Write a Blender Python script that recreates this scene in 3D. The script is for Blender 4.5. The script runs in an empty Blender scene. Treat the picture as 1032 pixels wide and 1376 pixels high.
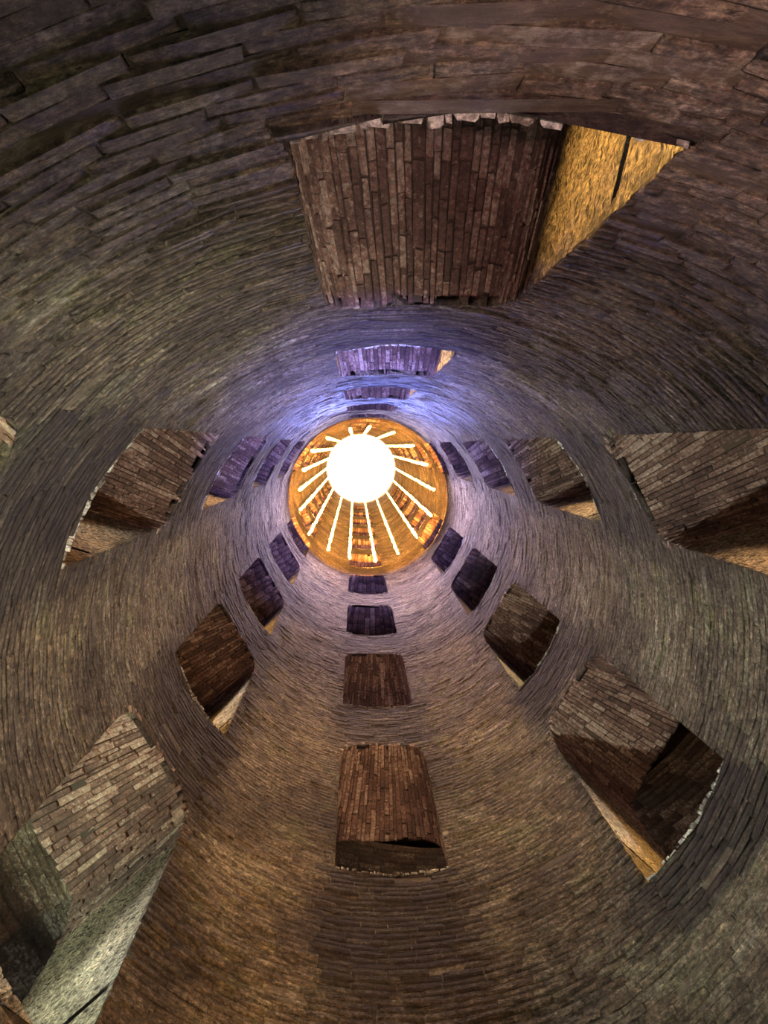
import bpy, bmesh, math, random
import numpy as np
from mathutils import Matrix, Vector

# ---------------------------------------------------------------- the place
# Metres. The well's axis is the z axis, its floor is z = 0.
R = 2.35                                   # radius of the shaft
EYE = Vector((-0.158 * R, -0.643 * R, 1.6))
F = 994.0                                  # focal length in pixels of a 1032 x 1376 frame
CX, CY, VX, VY = 516.0, 688.0, 477.6, 599.5

scene = bpy.context.scene
col = scene.collection

# ---------------------------------------------------------------- camera
z_ = np.array([VX - CX, VY - CY, F]); z_ /= np.linalg.norm(z_)
x_ = np.array([1.0, 0, 0]) - z_ * z_[0]; x_ /= np.linalg.norm(x_)
y_ = np.cross(z_, x_)
RM = np.stack([x_, y_, z_])
cam = bpy.data.cameras.new('camera')
cam.sensor_fit = 'VERTICAL'; cam.sensor_height = 24.0; cam.lens = F / 1376.0 * 24.0
cam.clip_start = 0.02; cam.clip_end = 300
cam_ob = bpy.data.objects.new('camera', cam); col.objects.link(cam_ob)
m3 = np.stack([RM[:, 0], -RM[:, 1], -RM[:, 2]], 1)
mw = Matrix([[*m3[i], EYE[i]] for i in range(3)] + [[0, 0, 0, 1]])
cam_ob.matrix_world = mw
scene.camera = cam_ob

def project(p):
    v = (np.asarray(p) - np.array(EYE)) @ RM
    return CX + F * v[..., 0] / v[..., 2], CY + F * v[..., 1] / v[..., 2], v[..., 2]

# ---------------------------------------------------------------- world
world = bpy.data.worlds.new('daylight'); scene.world = world; world.use_nodes = True
bg = world.node_tree.nodes['Background']
bg.inputs[0].default_value = (0.80, 0.88, 1.0, 1); bg.inputs[1].default_value = 4.0
scene.view_settings.view_transform = 'Standard'; scene.view_settings.look = 'None'
scene.view_settings.gamma = 1.0; scene.view_settings.use_curve_mapping = False
scene.view_settings.exposure = 0.0

# ---------------------------------------------------------------- unseen lamps low in the well, most added to tint the shaft
def spot(name, x, y, z, tx, ty, tz, power, color, angle, blend, radius=0.03):
    l = bpy.data.lights.new(name, 'SPOT'); l.energy = power; l.color = color
    l.spot_size = math.radians(angle); l.spot_blend = blend; l.shadow_soft_size = radius
    o = bpy.data.objects.new(name, l); col.objects.link(o); o.location = (x, y, z)
    o.rotation_euler = (Vector((tx, ty, tz)) - Vector((x, y, z))).to_track_quat('-Z', 'Y').to_euler()
    return o
def point(name, x, y, z, power, color, radius=0.05):
    l = bpy.data.lights.new(name, 'POINT'); l.energy = power; l.color = color; l.shadow_soft_size = radius
    o = bpy.data.objects.new(name, l); col.objects.link(o); o.location = (x, y, z)
    return o
RING = EYE.z + 9.25 * R                    # where the warm-lit upper shaft begins
WARM = (1.0, 0.42, 0.02)
zf = 0.25
a_ring = math.degrees(math.atan2(R, RING - zf))
spot('shaft_fill_warm', 0, 0, zf, 0, 0, 60, 230000, WARM, 2 * a_ring, 0.015, 0.01)  # added beam that turns the upper shaft orange with a sharp edge
def ray_at(px, py, dist):                  # a far point in the direction of a place in the shaft
    return Vector(EYE) + Vector(RM @ np.array([(px - CX) / F, (py - CY) / F, 1.0])) * dist
tx, ty, tz = ray_at(492, 665, 40)
spot('eye_fill_warm', EYE.x, EYE.y + 0.05, 1.1, tx, ty, tz, 38000, (1.0, 0.40, 0.10), 2 * 5.75, 0.12, 0.02)  # added beside the eye to colour the upper recesses orange
tx, ty, tz = ray_at(485, 625, 40)
spot('eye_fill_blue', EYE.x + 0.1, EYE.y + 0.1, 1.0, tx, ty, tz, 21000, (0.26, 0.28, 1.0), 26, 1.0, 0.04)  # added beside the eye, stands in for the blue haze round the mouth
spot('floor_fill', -0.3, -0.2, 0.8, 0.1, 1.6, 18, 300, (1.0, 0.66, 0.44), 50, 1.0, 0.10)  # faint fill added for the far wall
spot('floor_fill', 0.9, 0.9, 0.6, -2.1, -1.4, 6.8, 2100, (0.95, 0.97, 0.78), 50, 1.0, 0.05)
spot('floor_fill', -0.9, 0.9, 0.6, 2.3, -0.2, 9.0, 2100, (0.90, 0.97, 0.82), 40, 1.0, 0.05)
spot('floor_fill', 1.0, -0.6, 0.6, -2.2, 1.1, 8.2, 1000, (1.0, 0.58, 0.26), 50, 1.0, 0.05)  # added to warm the lower left wall
spot('floor_fill', 0.15, -1.1, 0.5, 0.35, -3.0, 6.1, 330, (1.0, 0.60, 0.56), 34, 0.8, 0.05)  # added to redden the vault of the lowest near window
spot('floor_fill', -0.4, 0.6, 0.6, -0.3, -2.3, 3.4, 110, (0.95, 0.92, 0.72), 66, 1.0, 0.05)  # added to lift the near wall
DOWN_W, DOWN_N, DOWN_B = 2700, 850, 6500       # powers of the spots added at the feet of the light strings

# ---------------------------------------------------------------- materials
def new_mat(name):
    m = bpy.data.materials.new(name); m.use_nodes = True
    nt = m.node_tree; nt.nodes.clear()
    out = nt.nodes.new('ShaderNodeOutputMaterial'); b = nt.nodes.new('ShaderNodeBsdfPrincipled')
    nt.links.new(b.outputs[0], out.inputs[0])
    return m, nt, b
def N(nt, t, **kw):
    n = nt.nodes.new(t)
    for k, v in kw.items(): setattr(n, k, v)
    return n
def ramp(nt, fac, stops, interp='LINEAR'):
    r = N(nt, 'ShaderNodeValToRGB'); r.color_ramp.interpolation = interp
    el = r.color_ramp.elements
    while len(el) < len(stops): el.new(0.5)
    for e, (p, c) in zip(el, stops): e.position = p; e.color = (*c, 1) if len(c) == 3 else c
    nt.links.new(fac, r.inputs[0]); return r.outputs[0]
def mix(nt, fac, a, b, mode='MIX'):
    n = N(nt, 'ShaderNodeMix', data_type='RGBA', blend_type=mode)
    for i, v in ((0, fac), (6, a), (7, b)):
        if isinstance(v, (int, float)): n.inputs[i].default_value = v
        elif isinstance(v, tuple): n.inputs[i].default_value = (*v, 1)
        else: nt.links.new(v, n.inputs[i])
    return n.outputs[2]
def math_(nt, op, a, b=0.0):
    n = N(nt, 'ShaderNodeMath', operation=op)
    for i, v in ((0, a), (1, b)):
        if isinstance(v, (int, float)): n.inputs[i].default_value = v
        else: nt.links.new(v, n.inputs[i])
    return n.outputs[0]
def noise(nt, vec, scale, detail=4, rough=0.6):
    n = N(nt, 'ShaderNodeTexNoise'); n.inputs['Scale'].default_value = scale
    n.inputs['Detail'].default_value = detail; n.inputs['Roughness'].default_value = rough
    nt.links.new(vec, n.inputs['Vector']); return n.outputs[0]
def masonry(name, stops, lime=(0.55, 0.50, 0.42), lime_at=(0.56, 0.70), moss=None, bump=0.5, dist=0.012, flat=0.25, streak=0.0, pits=0.0, pit_at=0.30):
    m, nt, b = new_mat(name)
    g = N(nt, 'ShaderNodeNewGeometry'); oi = N(nt, 'ShaderNodeObjectInfo')
    pos = g.outputs['Position']
    rnd = math_(nt, 'FRACT', math_(nt, 'ADD', g.outputs['Random Per Island'], oi.outputs['Random']))
    c = ramp(nt, rnd, stops)
    mid = noise(nt, pos, 9, 5, 0.65)
    c = mix(nt, flat, c, ramp(nt, mid, [(0.3, stops[0][1]), (0.7, stops[-1][1])]))
    big = noise(nt, pos, 1.1, 4, 0.6)
    c = mix(nt, 0.7, c, ramp(nt, big, [(0.34, (0.36, 0.32, 0.34)), (0.5, (0.85, 0.78, 0.72)), (0.66, (1.5, 1.42, 1.22))]), 'MULTIPLY')
    fine = noise(nt, pos, 28, 6, 0.7)
    lf = ramp(nt, math_(nt, 'ADD', math_(nt, 'MULTIPLY', fine, 0.62), math_(nt, 'MULTIPLY', math_(nt, 'ADD', big, math_(nt, 'MULTIPLY', rnd, 0.35)), 0.33)),
              [(lime_at[0], (0, 0, 0)), (lime_at[1], (1, 1, 1))])
    c = mix(nt, math_(nt, 'MULTIPLY', lf, 0.75), c, lime)
    if moss:
        mo = noise(nt, pos, 2.2, 5, 0.7)
        c = mix(nt, math_(nt, 'MULTIPLY', ramp(nt, mo, [(0.52, (0, 0, 0)), (0.66, (1, 1, 1))]), 0.5), c, moss)
    mp = N(nt, 'ShaderNodeMapping'); mp.inputs['Scale'].default_value = (1, 1, 3.6); nt.links.new(pos, mp.inputs['Vector'])
    st = noise(nt, mp.outputs[0], 7.5, 8, 0.78)
    if streak:
        c = mix(nt, streak, c, ramp(nt, st, [(0.36, (0.30, 0.28, 0.30)), (0.50, (0.9, 0.88, 0.86)), (0.66, (2.0, 1.95, 1.85))]), 'MULTIPLY')
    if pits:
        pt = noise(nt, mp.outputs[0], 16, 3, 0.6)
        c = mix(nt, pits, c, ramp(nt, pt, [(pit_at, (0.12, 0.11, 0.13)), (pit_at + 0.1, (1, 1, 1))]), 'MULTIPLY')
        rough_ = noise(nt, pos, 34, 6, 0.8)
        c = mix(nt, pits, c, ramp(nt, rough_, [(0.36, (0.22, 0.20, 0.22)), (0.5, (0.90, 0.90, 0.90)), (0.66, (2.4, 2.3, 2.15))]), 'MULTIPLY')
    at = N(nt, 'ShaderNodeAttribute', attribute_name='painted_shade')
    c = mix(nt, math_(nt, 'MULTIPLY', at.outputs['Fac'], 0.80), c, (0.045, 0.030, 0.042))  # shade under and beside the windows, painted into the brick colour
    nt.links.new(c, b.inputs['Base Color'])
    b.inputs['Roughness'].default_value = 0.78
    b.inputs['Specular IOR Level'].default_value = 0.35
    h = math_(nt, 'ADD', math_(nt, 'ADD', noise(nt, pos, 60, 5, 0.75), math_(nt, 'MULTIPLY', mid, 1.6)), math_(nt, 'MULTIPLY', st, 3.0 if streak else 0.0))
    bp = N(nt, 'ShaderNodeBump'); bp.inputs['Strength'].default_value = bump; bp.inputs['Distance'].default_value = dist
    nt.links.new(h, bp.inputs['Height']); nt.links.new(bp.outputs[0], b.inputs['Normal'])
    return m
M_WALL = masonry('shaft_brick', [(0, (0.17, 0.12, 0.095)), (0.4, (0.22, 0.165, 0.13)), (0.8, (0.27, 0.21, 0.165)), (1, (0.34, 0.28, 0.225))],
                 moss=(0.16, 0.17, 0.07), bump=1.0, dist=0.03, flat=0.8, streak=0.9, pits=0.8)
M_MORTAR = masonry('old_mortar', [(0, (0.12, 0.09, 0.07)), (1, (0.20, 0.16, 0.13))], bump=0.9, flat=0.6, streak=0.6)
M_VAULT = masonry('vault_brick', [(0, (0.10, 0.060, 0.058)), (0.5, (0.20, 0.112, 0.10)), (0.85, (0.29, 0.165, 0.145)), (1, (0.44, 0.30, 0.25))],
                  lime=(0.52, 0.41, 0.35), lime_at=(0.55, 0.63), bump=1.0, dist=0.02, pits=0.5)
M_DARK = masonry('vault_joint', [(0, (0.05, 0.035, 0.03)), (1, (0.09, 0.065, 0.05))], lime_at=(0.9, 1.0), bump=0.6)
M_JAMB = masonry('jamb_plaster', [(0, (0.30, 0.22, 0.15)), (1, (0.46, 0.36, 0.25))], lime_at=(0.5, 0.75), bump=1.0, dist=0.06, flat=0.9, pits=1.0, pit_at=0.38)
M_SILL = masonry('sill_stone', [(0, (0.22, 0.19, 0.17)), (1, (0.48, 0.45, 0.42))], lime=(0.85, 0.83, 0.80), lime_at=(0.50, 0.60), bump=1.0, dist=0.02, pits=0.8)
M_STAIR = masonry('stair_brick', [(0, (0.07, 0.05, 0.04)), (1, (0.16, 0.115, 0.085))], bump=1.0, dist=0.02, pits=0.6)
def emis(name, color, strength):
    m, nt, b = new_mat(name)
    b.inputs['Base Color'].default_value = (0.8, 0.8, 0.8, 1)
    b.inputs['Emission Color'].default_value = (*color, 1); b.inputs['Emission Strength'].default_value = strength
    return m
M_BULB = emis('lit_bulb', (1.0, 0.60, 0.16), 9.0)
mm, nt_, bb = new_mat('black_cord'); bb.inputs['Base Color'].default_value = (0.03, 0.03, 0.03, 1); M_CORD = mm
mm, nt_, bb = new_mat('dark_water'); bb.inputs['Base Color'].default_value = (0.02, 0.03, 0.03, 1); bb.inputs['Roughness'].default_value = 0.08; M_WATER = mm

# ---------------------------------------------------------------- helpers
rng = np.random.default_rng(7); random.seed(7)
def tag(o, label=None, cat=None, group=None, kind=None):
    for k, v in (('label', label), ('category', cat), ('group', group), ('kind', kind)):
        if v: o[k] = v
    return o
def mesh_ob(name, verts, faces, mat, parent=None, attr=None, smooth=False, origin=None):
    me = bpy.data.meshes.new(name)
    v = np.asarray(verts, float)
    if origin is not None: v = v - np.asarray(origin)
    me.from_pydata([], [], []) if False else None
    f = np.asarray(faces, np.int32)
    nf, k = f.shape
    me.vertices.add(len(v)); me.vertices.foreach_set('co', v.ravel())
    me.loops.add(nf * k); me.loops.foreach_set('vertex_index', f.ravel())
    me.polygons.add(nf); me.polygons.foreach_set('loop_start', np.arange(0, nf * k, k, dtype=np.int32))
    me.polygons.foreach_set('loop_total', np.full(nf, k, np.int32))
    if smooth: me.polygons.foreach_set('use_smooth', np.ones(nf, bool))
    me.update(calc_edges=True); me.validate()
    if attr is not None:
        a = me.attributes.new('painted_shade', 'FLOAT', 'POINT'); a.data.foreach_set('value', np.asarray(attr, np.float32))
    me.materials.append(mat)
    o = bpy.data.objects.new(name, me); col.objects.link(o)
    if parent: o.parent = parent
    return o
def empty(name, loc):
    o = bpy.data.objects.new(name, None); col.objects.link(o); o.location = loc; return o
def wave(phi, z):                          # courses that wander a little up and down
    return 0.016 * np.sin(5 * phi + 1.7 * z) + 0.010 * np.sin(13 * phi - 2.9 * z + 1) + 0.006 * np.sin(31 * phi + 5.3 * z)
def cyl(r, phi, z):                        # phi: 0 towards -y (the near wall), growing clockwise as one looks up
    return np.stack([r * np.sin(phi), -r * np.cos(phi), z + 0 * phi], -1)

BOX = np.array([[0, 1, 3, 2], [4, 6, 7, 5], [0, 4, 5, 1], [2, 3, 7, 6], [0, 2, 6, 4], [1, 5, 7, 3]])
def boxes(c8):                             # (n, 8, 3) corners -> verts, faces
    n = len(c8)
    return c8.reshape(-1, 3), (BOX[None] + 8 * np.arange(n)[:, None, None]).reshape(-1, 4)

def brick_mesh(size, bevel, seed, mat, jit=1.0):
    r = random.Random(seed)
    bm = bmesh.new(); bmesh.ops.create_cube(bm, size=1.0)
    for v in bm.verts:
        v.co = Vector((v.co.x * size[0], v.co.y * size[1], v.co.z * size[2]))
        v.co += Vector((r.uniform(-1, 1) * 0.012, r.uniform(-1, 1) * 0.005, r.uniform(-1, 1) * 0.005)) * jit
    bmesh.ops.bevel(bm, geom=list(bm.edges), offset=bevel, segments=1, affect='EDGES')
    for v in bm.verts: v.co += Vector((r.uniform(-1, 1), r.uniform(-1, 1), r.uniform(-1, 1))) * 0.0022 * jit
    me = bpy.data.meshes.new('brick'); bm.to_mesh(me); bm.free(); me.materials.append(mat)
    return me
# x = length, y = width of the visible face, z = depth into the masonry
VAULT_BRICKS = [brick_mesh((0.25, 0.062, 0.06), 0.006, i, M_VAULT) for i in range(8)]
WALL_BRICKS = [brick_mesh((0.28, 0.058, 0.08), 0.004, 40 + i, M_WALL, 0.4) for i in range(8)]
STONES = [brick_mesh((0.14, 0.07, 0.12), 0.014, 80 + i, M_SILL, 1.8) for i in range(6)]
BRICK0 = {}
def place(me, name, parent, ploc, center, ax, ay, az, scale):
    key = me.name
    if key not in BRICK0: o = BRICK0[key] = bpy.data.objects.new(name, me)
    else: o = BRICK0[key].copy()
    m = Matrix.Identity(4)
    for i, (a, s) in enumerate(zip((ax, ay, az), scale)):
        for j in range(3): m[j][i] = a[j] * s
    for j in range(3): m[j][3] = center[j] - ploc[j]
    o.parent = parent; o.matrix_local = m
    col.objects.link(o); return o

# ---------------------------------------------------------------- where the windows are
PITCH = 1.798 * R; HC = 0.07               # rise from window to window in a column; height of a brick course
PH = [0.0107 + k * math.pi / 3 + d for k, d in enumerate([-.0192, -.0125, -.0042, .0109, .016, .009])]
SILL = [.845, 1.4934, 2.1065, 2.72, 1.4537, 2.0138]
HGT = [1.05, 1.22, 1.29, 1.22, 1.20, 1.16]
HALF = math.asin(0.2216); RISE = 0.27 * R; POW = 3.2
TOP = EYE.z + 21.4 * R
DEEP = 1.3                                 # thickness of the shaft's wall
SIDES = ['near side', 'right side', 'lower right', 'far side', 'lower left', 'left side']
WIN = []                                   # (column, n, phi, sill z, crown z)
for k in range(6):
    for n in range(-1, 13):
        zs = EYE.z + SILL[k] * R + (n - 1) * PITCH; zc = zs + HGT[k] * R
        zs = round(zs / HC) * HC
        if zc > TOP - 0.6 or n < 0 or (n == 0 and k != 5): continue
        WIN.append((k, n, PH[k], zs, zc))
def half_at(w, z):
    k, n, phi, zs, zc = w
    if z < zs - 1e-4 or z >= zc: return 0.0
    zp = zc - RISE
    if z <= zp: return HALF
    return HALF * (1 - ((z - zp) / RISE) ** POW) ** (1 / POW)

# ---------------------------------------------------------------- the shaft's wall
wall = empty('wall_shaft', (0, 0, 0))
tag(wall, 'round brown brick wall of the deep well shaft, pierced by columns of arched windows', 'wall', None, 'structure')
quads, painted_shade, single = [], [], []
mq = []
ncourse = int(TOP / HC)
TAU = 2 * math.pi
for i in range(ncourse):
    zb, zt = i * HC, (i + 1) * HC
    ops = []
    for w in WIN:
        hb, ht = half_at(w, zb), half_at(w, zt)
        if hb > 0 or ht > 0: ops.append((w[2], hb, ht))
    # joints
    base = HC and (0.28 / R)
    a = rng.uniform(0, base); js = []
    while a < TAU + base * 0.4:
        js.append(a); a += base * rng.uniform(0.72, 1.22)
    js[-1] = js[0] + TAU
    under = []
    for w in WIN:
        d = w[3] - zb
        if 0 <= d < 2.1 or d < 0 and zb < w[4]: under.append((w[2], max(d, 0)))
    for a0, a1 in zip(js[:-1], js[1:]):
        pieces = [(a0, a1, a0, a1)]
        for ph, hb, ht in ops:
            nxt = []
            for (b0, b1, t0, t1) in pieces:
                c = ph + TAU * round(((b0 + b1) / 2 - ph) / TAU)
                if b1 < c - hb and t1 < c - ht or b0 > c + hb and t0 > c + ht: nxt.append((b0, b1, t0, t1)); continue
                l = (b0, min(b1, c - hb), t0, min(t1, c - ht)); r = (max(b0, c + hb), b1, max(t0, c + ht), t1)
                for q in (l, r):
                    if q[1] - q[0] > 0.004 or q[3] - q[2] > 0.004:
                        nxt.append((q[0], max(q[1], q[0]), q[2], max(q[3], q[2])))
            pieces = nxt
        for (b0, b1, t0, t1) in pieces:
            mq.append((b0, b1, t0, t1, zb, zt))
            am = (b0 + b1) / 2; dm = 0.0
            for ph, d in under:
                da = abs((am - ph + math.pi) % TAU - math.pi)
                dm = max(dm, max(0, 1 - (max(0, da - 0.22) / 0.14)) * (1 - max(0, d - 1.4) / 0.7) * (1.0 if d > 0 else 0.45))  # shade of the window columns painted per brick, strongest below the sills
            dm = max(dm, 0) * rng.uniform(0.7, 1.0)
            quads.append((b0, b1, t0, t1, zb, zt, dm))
Q = np.array(quads)
am = (Q[:, 0] + Q[:, 1]) / 2; zm = (Q[:, 4] + Q[:, 5]) / 2
px, py, dep = project(cyl(R, am, zm))
px2, py2, _ = project(cyl(R, am, zm + HC))
full = (np.abs(Q[:, 0] - Q[:, 2]) < 1e-6) & (np.abs(Q[:, 1] - Q[:, 3]) < 1e-6) & (Q[:, 1] - Q[:, 0] > 0.05)
tall = np.hypot(px2 - px, py2 - py)
infr = (px > -60) & (px < 1092) & (py > -60) & (py < 1436) & (dep > 0.1) & full
score = np.where(infr, tall, 0)
order = np.argsort(-score)[:300]; order = order[score[order] > 7]
pick = np.zeros(len(Q), bool); pick[order] = True
rest = Q[~pick]
def brick_boxes(q, rr, inward=True, rough=1.0, g=0.005):
    n = len(q); s = -1 if inward else 1
    j = lambda a: rng.uniform(-a, a, n)
    lowz = np.clip(1.6 - q[:, 4] / 8, 0.6, 1.6)
    p = (np.abs(rng.normal(0, 0.0022, n)) + 0.001) * rough * lowz + np.where(rng.uniform(size=n) < 0.14, rng.uniform(0.004, 0.012, n), 0)
    p = np.where(rng.uniform(size=n) < 0.02, -0.02, p)
    ga = g / rr
    wb = np.maximum(q[:, 1] - q[:, 0] - 2 * ga, 0.0); wt = np.maximum(q[:, 3] - q[:, 2] - 2 * ga, 0.0)
    c8 = np.zeros((n, 8, 3)); k = 0
    for side in (0, 1):
        for zz in (0, 1):
            a_ = (q[:, 0] + ga + side * wb) if zz == 0 else (q[:, 2] + ga + side * wt)
            for d in (0, 1):               # 0 = face, 1 = back
                r_ = rr - p + j(0.004) * rough if d == 0 else np.full(n, rr + 0.05)
                z0 = (q[:, 4] + g + j(0.003)) if zz == 0 else (q[:, 5] - g + j(0.003))
                c8[:, k] = cyl(r_, a_ + j(0.003) / rr, z0 + wave(a_, z0)); k += 1
    return c8
v, f = boxes(brick_boxes(rest, R, g=0.0035))
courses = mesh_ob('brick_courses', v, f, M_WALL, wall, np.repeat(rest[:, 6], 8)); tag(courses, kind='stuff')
for q in Q[pick]:
    a_ = (q[0] + q[1]) / 2; zc_ = (q[4] + q[5]) / 2 + wave(a_, (q[4] + q[5]) / 2) + rng.uniform(-.004, .004)
    n_ = cyl(1.0, np.array(a_), 0.0); n_ = Vector((n_[0], n_[1], 0)); t_ = Vector((-n_.y, n_.x, 0)); u_ = Vector((0, 0, 1))
    L = (q[1] - q[0]) * R - 0.006; pr = abs(rng.normal(0, 0.0035))
    zm_ = (q[4] + q[5]) / 2; tilt = (wave(q[1], zm_) - wave(q[0], zm_)) / L + rng.uniform(-.006, .006); t2 = (t_ + u_ * tilt).normalized(); u2 = (u_ - t_ * tilt).normalized()
    if rng.uniform() < 0.05: pr -= 0.015
    c_ = n_ * (R + 0.036 - pr) + u_ * zc_
    place(WALL_BRICKS[int(rng.integers(8))], 'brick', wall, (0, 0, 0), c_, t2, u2, n_, (L / 0.28, rng.uniform(1.06, 1.14), 1.0))
# mortar behind the bricks: one quad per brick cell, split where long
mqa = np.array(mq); rr_ = R + 0.0035
v4 = np.stack([cyl(rr_, mqa[:, a], mqa[:, b] + wave(mqa[:, a], mqa[:, b])) for a, b in ((0, 4), (1, 4), (3, 5), (2, 5))], 1).reshape(-1, 3)
mesh_ob('mortar_bed', v4, np.arange(len(v4)).reshape(-1, 4), M_MORTAR, wall)

# ---------------------------------------------------------------- windows
def arch_profile(zs, zc, n):
    """angle offsets and heights along the intrados from the left springing over the crown, by arc length"""
    t = np.linspace(0, math.pi, 400)
    c, s = np.cos(t), np.sin(t)
    a = -HALF * np.sign(c) * np.abs(c) ** (2 / POW); z = zc - RISE + RISE * np.abs(s) ** (2 / POW)
    d = np.concatenate([[0], np.cumsum(np.hypot(np.diff(a) * R, np.diff(z)))])
    e = np.linspace(0, d[-1], n + 1); e[1:-1] += rng.uniform(-0.22, 0.22, n - 1) * d[-1] / n
    return np.interp(e, d, a), np.interp(e, d, z)
def grid_ob(name, fn, nu, nv, mat, parent, loc, flip=False):
    u, v_ = np.meshgrid(np.linspace(0, 1, nu + 1), np.linspace(0, 1, nv + 1), indexing='ij')
    p = fn(u, v_).reshape(-1, 3)
    i, j = np.meshgrid(np.arange(nu), np.arange(nv), indexing='ij'); b_ = (i * (nv + 1) + j).ravel()
    f_ = np.stack([b_, b_ + nv + 1, b_ + nv + 2, b_ + 1], 1)
    if flip: f_ = f_[:, ::-1]
    return mesh_ob(name, p, f_, mat, parent, origin=loc)
def lump(a, b, sc, seed):
    r = np.random.default_rng(seed); o = 0
    for k in range(5):
        f1, f2 = r.uniform(-1, 1, 2) * sc * 1.8 ** k; o = o + np.sin(a * f1 * 6 + b * f2 * 6 + r.uniform(0, 6)) / 1.5 ** k
    return o / 2.5

PLACE = ['in the near wall of the shaft', 'in the right-hand column', 'in the lower right column', 'in the far wall of the shaft', 'in the lower left column', 'in the left-hand column']
def window(idx, k, n, phi, zs, zc):
    px_, py_, d_ = project(cyl(R, np.array(phi), (zs + zc) / 2))
    near = n <= 2 and k != 3 or n <= 2
    loc = Vector(cyl(R, np.array(phi), zs))
    w = empty('window_%d' % idx, loc)
    ordn = ['', 'lowest', 'second lowest', 'third', 'fourth', 'fifth', 'sixth', 'seventh', 'eighth', 'ninth', 'tenth', 'eleventh', 'twelfth'][max(n, 0) if k != 5 and k != 4 else n + 0]
    what = 'arched window recess with brick barrel vault'
    if n >= 5: what = 'small arched recess high up in the warm orange-lit shaft'
    elif n >= 3: what = 'small arched recess seen from below in the violet-lit shaft'
    lab = '%s, %s %s' % (what, {0: 'partly cut off,'}.get(n, ordn + ' window'), PLACE[k]) if n >= 1 else 'green-lit window recess at the edge of the picture %s' % PLACE[k]
    tag(w, LABELS.get((k, n), lab), 'window', 'arched windows of column ' + SIDES[k], 'structure')
    ncrs = 48 if n <= 2 else 18
    pa, pz = arch_profile(zs, zc, ncrs)
    # vault bricks
    rr0 = R - 0.004
    if n <= 2:
        for c in range(ncrs):
            r = rr0 + (0 if c % 2 else -rng.uniform(0.08, 0.16)); 
            first = True
            while r < R + DEEP - 0.04:
                L = rng.uniform(0.14, 0.34); r1 = min(r + L, R + DEEP)
                if first: r0 = rr0 + rng.uniform(-.006, .006)
                else: r0 = r
                first = False
                r = r1
                if r1 - r0 < 0.05: continue
                rm = (r0 + r1) / 2
                A = Vector(cyl(rm, np.array(phi + pa[c]), pz[c])); B = Vector(cyl(rm, np.array(phi + pa[c + 1]), pz[c + 1]))
                ay = (B - A); wd = ay.length; ay.normalize()
                am_ = phi + (pa[c] + pa[c + 1]) / 2
                ax_ = Vector(cyl(1.0, np.array(am_), 0.0)); ax_.z = 0; ax_.normalize()
                az = ax_.cross(ay).normalized()
                cen = (A + B) / 2
                if az.dot(Vector((0, 0, 1))) < 0: az = -az
                sk = rng.uniform(-.02, .02); axs = (ax_ + ay * sk).normalized(); ays = az.cross(axs).normalized()
                if ays.dot(ay) < 0: ays = -ays
                cen = cen + az * (0.03 + rng.uniform(-0.012, 0.008) + (0.016 if rng.uniform() < 0.02 else 0))
                place(VAULT_BRICKS[int(rng.integers(8))], 'brick', w, loc, cen, axs, ays, az,
                      ((r1 - r0 - rng.choice([0.004, 0.008, 0.02])) / 0.25, (wd - 0.005) / 0.062 * rng.uniform(.9, 1.0), 1.0))
    else:
        qs = []
        for c in range(ncrs):
            r = R - 0.003
            while r < R + DEEP - 0.03:
                L = rng.uniform(0.2, 0.33); r1 = min(r + L, R + DEEP); qs.append((c, r, r1, rng.uniform(-0.012, 0.004))); r = r1
        c8 = np.zeros((len(qs), 8, 3))
        for i_, (c, r0, r1, off) in enumerate(qs):
            kk = 0
            for side in (0, 1):
                e = 0.05
                a_ = pa[c + side] + (pa[c] - pa[c + side - 1 + 0] if False else 0)
                aa = pa[c] + (pa[c + 1] - pa[c]) * (e if side == 0 else 1 - e); zz0 = pz[c] + (pz[c + 1] - pz[c]) * (e if side == 0 else 1 - e)
                for r_ in (r0, r1 - 0.01):
                    for dz in (0, 0.05):
                        c8[i_, kk] = cyl(r_, np.array(phi + aa * (1 + dz * 0.4)), zz0 + dz + off); kk += 1
        v_, f_ = boxes(c8)
        o = mesh_ob('vault_bricks', v_, f_, M_VAULT, w, origin=loc); tag(o, kind='stuff')
    # bed behind the vault bricks
    def bed(u, v2):
        a_ = np.interp(u, np.linspace(0, 1, ncrs + 1), pa); z_2 = np.interp(u, np.linspace(0, 1, ncrs + 1), pz)
        s = 1 + 0.012 / 0.5
        return cyl(R + 0.012 + v2 * (DEEP - 0.012), phi + a_ * (1 + 0.035), z_2 + 0.018)
    grid_ob('vault_bed', bed, ncrs, 3, M_DARK, w, loc)
    # jambs, cut by a level groove about 0.6 m above the sill
    zp = zc - RISE; zg = zs + 0.62
    fine = n <= 2
    for s in (-1, 1):
        for (za, zb_) in ((zs, zg - 0.03), (zg + 0.03, zp)):
            def jam(u, v2, za=za, zb_=zb_, s=s):
                z_2 = za + (zb_ - za) * v2; r_ = R - 0.002 + u * (DEEP + 0.002)
                cr = np.abs(((z_2 / 0.07) % 1) - 0.5) * 2
                dd = (0.009 * lump(u * 3, z_2, 2.2, idx * 7 + s) + rng.uniform(-.007, .007, u.shape) - 0.006 * (cr > 0.86)) if fine else 0 * u
                dd = dd * np.where((np.abs(z_2 - zg) < 0.05), 0.1, 1.0)
                return cyl(r_ , phi + s * (HALF + (0.004 + dd) * 1 / r_), z_2)
            grid_ob('jamb', jam, 46 if fine else 2, (36 if za > zs else 16) if fine else 2, M_JAMB, w, loc, s < 0)
        def gro(u, v2, s=s): return cyl(R + 0.02 + u * (DEEP - 0.02), phi + s * (HALF + 0.045 / R), zg - 0.06 + 0.12 * v2)
        grid_ob('groove', gro, 1, 1, M_DARK, w, loc, s < 0)
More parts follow.
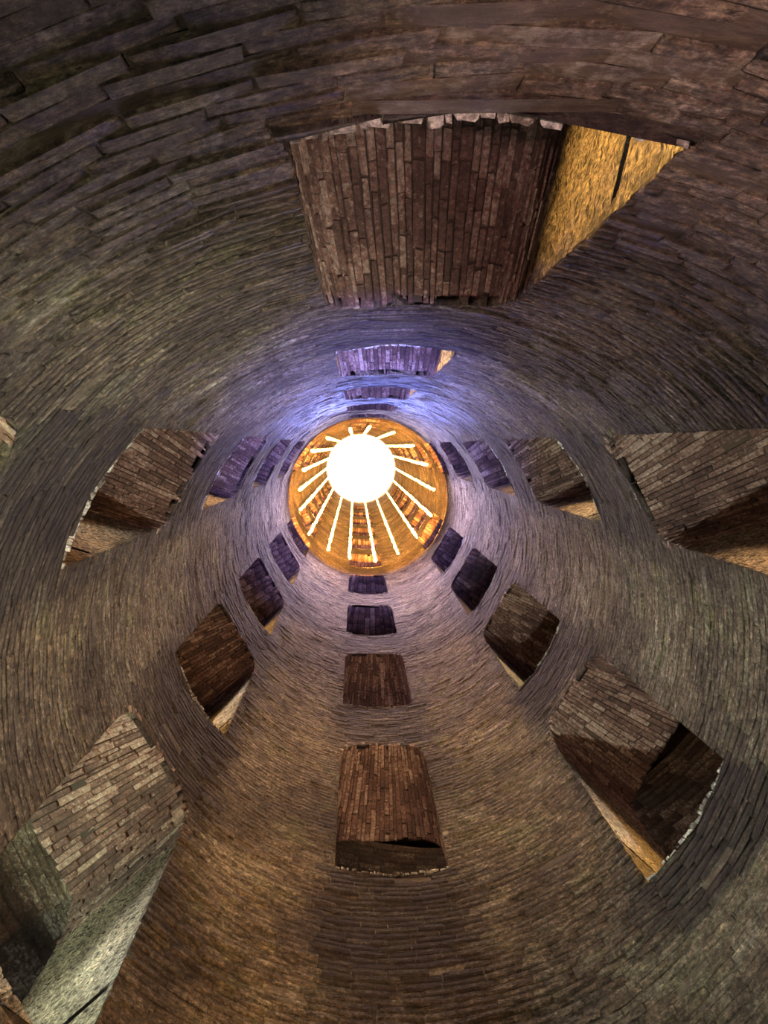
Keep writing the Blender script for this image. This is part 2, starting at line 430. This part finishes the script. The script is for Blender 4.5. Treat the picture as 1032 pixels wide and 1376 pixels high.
    # sill: a bed and a ragged row of pale stones along its edge
    def sb(u, v2): return cyl(R + 0.03 + u * (DEEP - 0.03), phi + (v2 * 2 - 1) * HALF * 1.02, zs - 0.012 + 0 * u)
    grid_ob('sill_bed', sb, 3, 8, M_MORTAR, w, loc)
    ns = 24 if n <= 2 else 8
    cuts = np.sort(np.concatenate([[-1, 1], np.linspace(-1, 1, ns + 1)[1:-1] + rng.uniform(-.06, .06, ns - 1)]))
    for c0, c1 in zip(cuts[:-1], cuts[1:]):
        am_ = phi + HALF * (c0 + c1) / 2; L = HALF * (c1 - c0) * R - 0.006
        n_ = Vector(cyl(1.0, np.array(am_), 0.0)); n_.z = 0; t_ = Vector((-n_.y, n_.x, 0)); u_ = Vector((0, 0, 1))
        hgt = rng.uniform(0.35, 1.1)
        cen = n_ * (R + 0.060 - rng.uniform(0, 0.016)) + u_ * (zs + rng.uniform(-.012, .012))
        yw = (n_ + t_ * rng.uniform(-.1, .1)).normalized(); tw = Vector((-yw.y, yw.x, 0))
        place(STONES[int(rng.integers(6))], 'sill_stone', w, loc, cen, tw, u_, yw, (L / 0.14, hgt * 0.36, 1.0))
    return w

LABELS = {
    (0, 1): 'largest arched window, reddish brick vault with a gold-lit jamb, low in the near wall',
    (1, 1): 'dark brick-vaulted window cut by the right edge of the picture, orange glow at its foot',
    (2, 1): 'big dark window low on the right with a thin golden jamb and ragged white sill',
    (3, 1): 'lowest window straight across in the far wall, brown vault above a ragged white sill',
    (4, 1): 'big window low on the left with grey-green vault and pale green-lit jamb',
    (5, 1): 'brown brick-vaulted window on the left with an orange-lit lower corner',
    (5, 0): 'green-lit window corner just entering the picture at its left edge',
}
for i, (k, n, phi, zs, zc) in enumerate(WIN):
    window(i + 1, k, n, phi, zs, zc)

# ---------------------------------------------------------------- the two winding stairs behind the windows
RI, RO = R + DEEP, 5.1
def helix(name, fn, nv, mat, parent=None):
    nu = 260
    o = grid_ob(name, fn, nu, nv, mat, parent, (0, 0, 0)); return o
stair_wall = empty('wall_stair', (0, 0, 0)); tag(stair_wall, 'dark outer brick wall of the stairs behind the windows', 'wall', None, 'structure')
qs = []
for k, n, phi, zs, zc in WIN:
    if n > 1: continue
    for z0 in np.arange(max(0.0, zs - 0.6), zc + 1.2, 0.075):
        a = phi - 0.42 + rng.uniform(0, .05)
        while a < phi + 0.42:
            b_ = a + rng.uniform(0.045, 0.075); qs.append((a, b_, a, b_, z0, z0 + 0.075)); a = b_
v, f = boxes(brick_boxes(np.array(qs), RO, True, 1.6, 0.006))
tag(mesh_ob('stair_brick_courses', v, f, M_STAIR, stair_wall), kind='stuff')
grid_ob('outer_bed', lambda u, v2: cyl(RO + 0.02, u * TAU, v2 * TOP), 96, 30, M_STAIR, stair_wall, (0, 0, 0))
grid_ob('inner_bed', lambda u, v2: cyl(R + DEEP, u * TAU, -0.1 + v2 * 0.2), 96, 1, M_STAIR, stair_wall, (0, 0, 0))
turns = TOP / (2 * PITCH) + 2
for h in (0, 1):
    st = empty('ceiling_%d' % (h + 1), (0, 0, 0)); tag(st, 'brick vault of the %s winding stair behind the windows' % ('first', 'second')[h], 'ceiling', None, 'structure')
    base = EYE.z + SILL[0] * R + (h - 2) * PITCH
    def zz(u): return base + u * turns * 2 * PITCH
    nu = int(turns * 48)
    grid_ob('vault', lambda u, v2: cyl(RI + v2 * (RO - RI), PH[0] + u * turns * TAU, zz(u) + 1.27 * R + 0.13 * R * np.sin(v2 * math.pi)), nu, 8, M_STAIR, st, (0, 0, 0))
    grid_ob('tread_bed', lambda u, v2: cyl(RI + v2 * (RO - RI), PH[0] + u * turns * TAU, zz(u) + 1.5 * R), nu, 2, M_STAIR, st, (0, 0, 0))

    c8s = []
    vs = np.arange(0.02, 0.98, 0.075)
    for k, n, phi, zs, zc in WIN:
        if n > 1: continue
        u0 = (zc - 1.2 * R - base) / (turns * 2 * PITCH)          # where this stair passes the window
        ang0 = (u0 * turns * TAU)
        if abs(((PH[0] + ang0 - phi + math.pi) % TAU) - math.pi) > 0.5: continue
        for v0 in vs:
            a = ang0 - 0.5 + rng.uniform(0, 0.05)
            while a < ang0 + 0.5:
                a1 = a + rng.uniform(0.05, 0.085); c8 = []
                off = rng.uniform(0.004, 0.022)
                for vv2 in (v0 + 0.003, v0 + 0.072):
                    for aa in (a + 0.0015, a1 - 0.0015):
                        for dz in (-off, 0.03):
                            c8.append(cyl(RI + vv2 * (RO - RI), np.array(PH[0] + aa), zz(aa / (turns * TAU)) + 1.27 * R + 0.13 * R * math.sin(vv2 * math.pi) + dz))
                c8s.append(c8); a = a1
    if c8s:
        v, f = boxes(np.array(c8s)); tag(mesh_ob('vault_brick_courses', v, f, M_STAIR, st), kind='stuff')

# ---------------------------------------------------------------- floor and rim
fl = grid_ob('floor', lambda u, v2: cyl(v2 * (R + 0.02), u * TAU, 0.0 * u), 64, 4, M_WATER, None, (0, 0, 0))
tag(fl, 'dark still water at the bottom of the well', 'floor', None, 'structure')
rim = grid_ob('trim_rim', lambda u, v2: cyl(np.interp(v2, [0, .25, .5, .75, 1], [R + .02, R - .06, R - .06, R + .5, RO + .5]), u * TAU,
              TOP + np.interp(v2, [0, .25, .5, .75, 1], [-.3, -.3, .1, .1, .1])), 96, 4, M_SILL, None, (0, 0, 0))
tag(rim, 'pale stone rim around the mouth of the well', 'rim', None, 'structure')

# ---------------------------------------------------------------- hanging light strings
ENDS = [(415, 150), (525, 135), (655, 170), (765, 245), (840, 350), (880, 490), (865, 630), (785, 750), (680, 840),
        (555, 885), (410, 865), (290, 825), (190, 730), (140, 600), (130, 490), (155, 380), (200, 275), (290, 200)]
bm = bmesh.new(); bmesh.ops.create_icosphere(bm, subdivisions=1, radius=1.0)
ico_v = np.array([v.co[:] for v in bm.verts]); ico_f = np.array([[v.index for v in f.verts] for f in bm.faces]); bm.free()
RS = 0.91 * R
for i, (ex, ey) in enumerate(ENDS):
    ex = 370 + ex * 250 / 1032; ey = 540 + ey * 250 / 1032
    d = np.array([(ex - CX) / F, (ey - CY) / F, 1.0]); d = RM @ d          # the ray in the world
    # where that ray meets the cylinder on which the strings hang
    a = d[0] ** 2 + d[1] ** 2; b_ = 2 * (EYE.x * d[0] + EYE.y * d[1]); c = EYE.x ** 2 + EYE.y ** 2 - RS ** 2
    t = (-b_ + math.sqrt(b_ * b_ - 4 * a * c)) / (2 * a)
    p = np.array(EYE) + d * t; p[2] = min(max(p[2], EYE.z + 9.4 * R), EYE.z + 10.9 * R)
    loc = Vector((p[0], p[1], TOP - 0.2))
    s = empty('light_string', loc)
    ordw = ['topmost', 'first', 'second', 'third', 'fourth', 'fifth', 'sixth', 'seventh', 'eighth', 'ninth', 'tenth', 'eleventh', 'twelfth',
            'thirteenth', 'fourteenth', 'fifteenth', 'sixteenth', 'last'][(i - 1) % 18]
    side = 'right' if ex > 505 else 'left'
    lab = ('glowing white light string hanging against the orange shaft, topmost of the ring of strings' if ordw == 'topmost' else
           'glowing white light string on the orange shaft wall, %s clockwise from the topmost string' % ordw)
    tag(s, lab, 'light string', 'light strings hanging from the rim')
    L = TOP - 0.2 - p[2]
    ang = np.linspace(0, TAU, 6, endpoint=False); rc = 0.008
    v = np.concatenate([np.stack([rc * np.cos(ang), rc * np.sin(ang), 0 * ang + 0.0], 1), np.stack([rc * np.cos(ang), rc * np.sin(ang), 0 * ang - L], 1)])
    mesh_ob('cord', v, np.array([[j, (j + 1) % 6, 6 + (j + 1) % 6, 6 + j] for j in range(6)]), M_CORD, s)
    nb = int(L / 0.13)
    cz = -L + np.arange(nb) * 0.13 + rng.uniform(-.02, .02, nb)
    cc = np.stack([rng.uniform(-.02, .02, nb), rng.uniform(-.02, .02, nb), cz], 1); rad = rng.uniform(0.028, 0.060, nb)
    vv = (ico_v[None] * rad[:, None, None] + cc[:, None]).reshape(-1, 3)
    ff = (ico_f[None] + len(ico_v) * np.arange(nb)[:, None, None]).reshape(-1, 3)
    tag(mesh_ob('bulb', vv, ff, M_BULB, s), kind='stuff')

    # spots added at the foot of each string, for light falling from above
    fa = math.atan2(p[0], -p[1]) % TAU
    far = 0.5 - 0.5 * math.cos(fa)         # 1 on the far side
    foot = (p[0], p[1], p[2] - 0.12)
    if i % 2 == 0: spot('foot_fill', *foot, -p[0], -p[1], p[2] - 2.2 * R, DOWN_W * (1 + 0.5 * far), (1.0 - 0.55 * far, 0.68 - 0.20 * far, 0.78 + 0.22 * far), 63, 1.0, 0.02)
    else: spot('foot_fill', *foot, -0.5 * p[0], -0.5 * p[1], 0, DOWN_N * (1 - 0.75 * far), (1.0, 0.74, 0.56), 34, 1.0, 0.02)
    if far > 0.45: spot('foot_fill', *foot, -0.15, -R, EYE.z + 5.6 * R, DOWN_B, (0.20, 0.27, 1.0), 20.5, 1.0, 0.02)  # blue tint added on the near wall in place of the glow

# ---------------------------------------------------------------- stair lamps behind the lowest windows
def stair_lamp(k, n, side, power, color, dr=0.35, up=1.0, off=0.24):
    for w in WIN:
        if w[0] == k and w[1] == n:
            p = cyl(R + DEEP + dr, np.array(w[2] + side * off), w[3] + up)
            q = cyl(R + DEEP * 0.45, np.array(w[2] - side * HALF), w[3] + 0.6)
            spot('stair_lamp', *p, *q, power * 1.6, color, 72, 1.0, 0.05)
GOLD, PALE, ORNG, CREAM = (1.0, 0.62, 0.18), (0.80, 0.95, 0.72), (1.0, 0.5, 0.18), (1.0, 0.85, 0.5)
for k, n, side, pw, c in ((0, 1, -1, 640, GOLD), (1, 1, -1, 40, ORNG), (2, 1, -1, 300, GOLD), (4, 1, 1, 300, PALE), (5, 1, 1, 130, ORNG), (5, 0, 1, 260, CREAM),
                          (1, 2, -1, 150, CREAM), (2, 2, -1, 90, CREAM), (4, 2, 1, 200, GOLD), (5, 2, 1, 120, ORNG), (4, 3, 1, 260, GOLD), (1, 3, -1, 200, GOLD),
                          (4, 4, 1, 300, GOLD), (5, 3, 1, 160, GOLD), (2, 3, -1, 90, GOLD)):
    stair_lamp(k, n, side, pw, c)
def cross_lamp(k, n, power, color, up=1.2):
    for w in WIN:
        if w[0] == k and w[1] == n:
            p = cyl(R + DEEP + 0.5, np.array(w[2]), w[3] + up)
            spot('stair_lamp', *p, 0, 0, w[3] + up, power, color, 56, 0.5, 0.04)
TAN = (1.0, 0.66, 0.34)
for k, n, pw, c in ((0, 1, 50, TAN), (0, 2, 1300, TAN), (0, 3, 700, TAN), (1, 1, 420, TAN), (1, 2, 500, TAN), (5, 1, 160, (0.85, 0.9, 0.8)), (5, 2, 500, TAN),
                    (2, 1, 260, (0.8, 0.9, 0.9)), (2, 2, 300, (1.0, 0.8, 0.55)), (4, 1, 300, (0.9, 0.95, 0.85)), (4, 2, 360, (0.95, 0.9, 0.8))):
    cross_lamp(k, n, pw, c)
# unseen points added to brighten the stair walls and the backs of the vaults
for k, n, pw, c, up in ((3, 1, 45, (1.0, 0.68, 0.42), 0.9), (4, 1, 26, (0.9, 0.9, 0.66), 0.6), (2, 1, 22, (1.0, 0.62, 0.45), 0.8), (1, 1, 20, (1.0, 0.7, 0.4), 0.6), (5, 0, 60, (0.85, 0.85, 0.35), 1.0), (3, 2, 30, (0.9, 0.6, 0.6), 1.0)):
    for w in WIN:
        if w[0] == k and w[1] == n:
            point('stair_fill', *cyl(R + DEEP + 0.45, np.array(w[2]), w[3] + up), pw, c, 0.05)
# unseen spots added on the stair to tint the vaults of these windows
for k, n, pw, c in ((5, 0, 300, (0.85, 0.85, 0.35)), (4, 1, 300, (0.74, 0.95, 0.68)), (3, 1, 50, (1.0, 0.66, 0.40))):
    for w in WIN:
        if w[0] == k and w[1] == n:
            spot('stair_lamp', *cyl(R + DEEP + 0.5, np.array(w[2]), w[3] + 0.5), *cyl(R + 0.7, np.array(w[2]), w[4]), pw, c, 75, 1.0, 0.06)  # unseen spot added to tint the vault
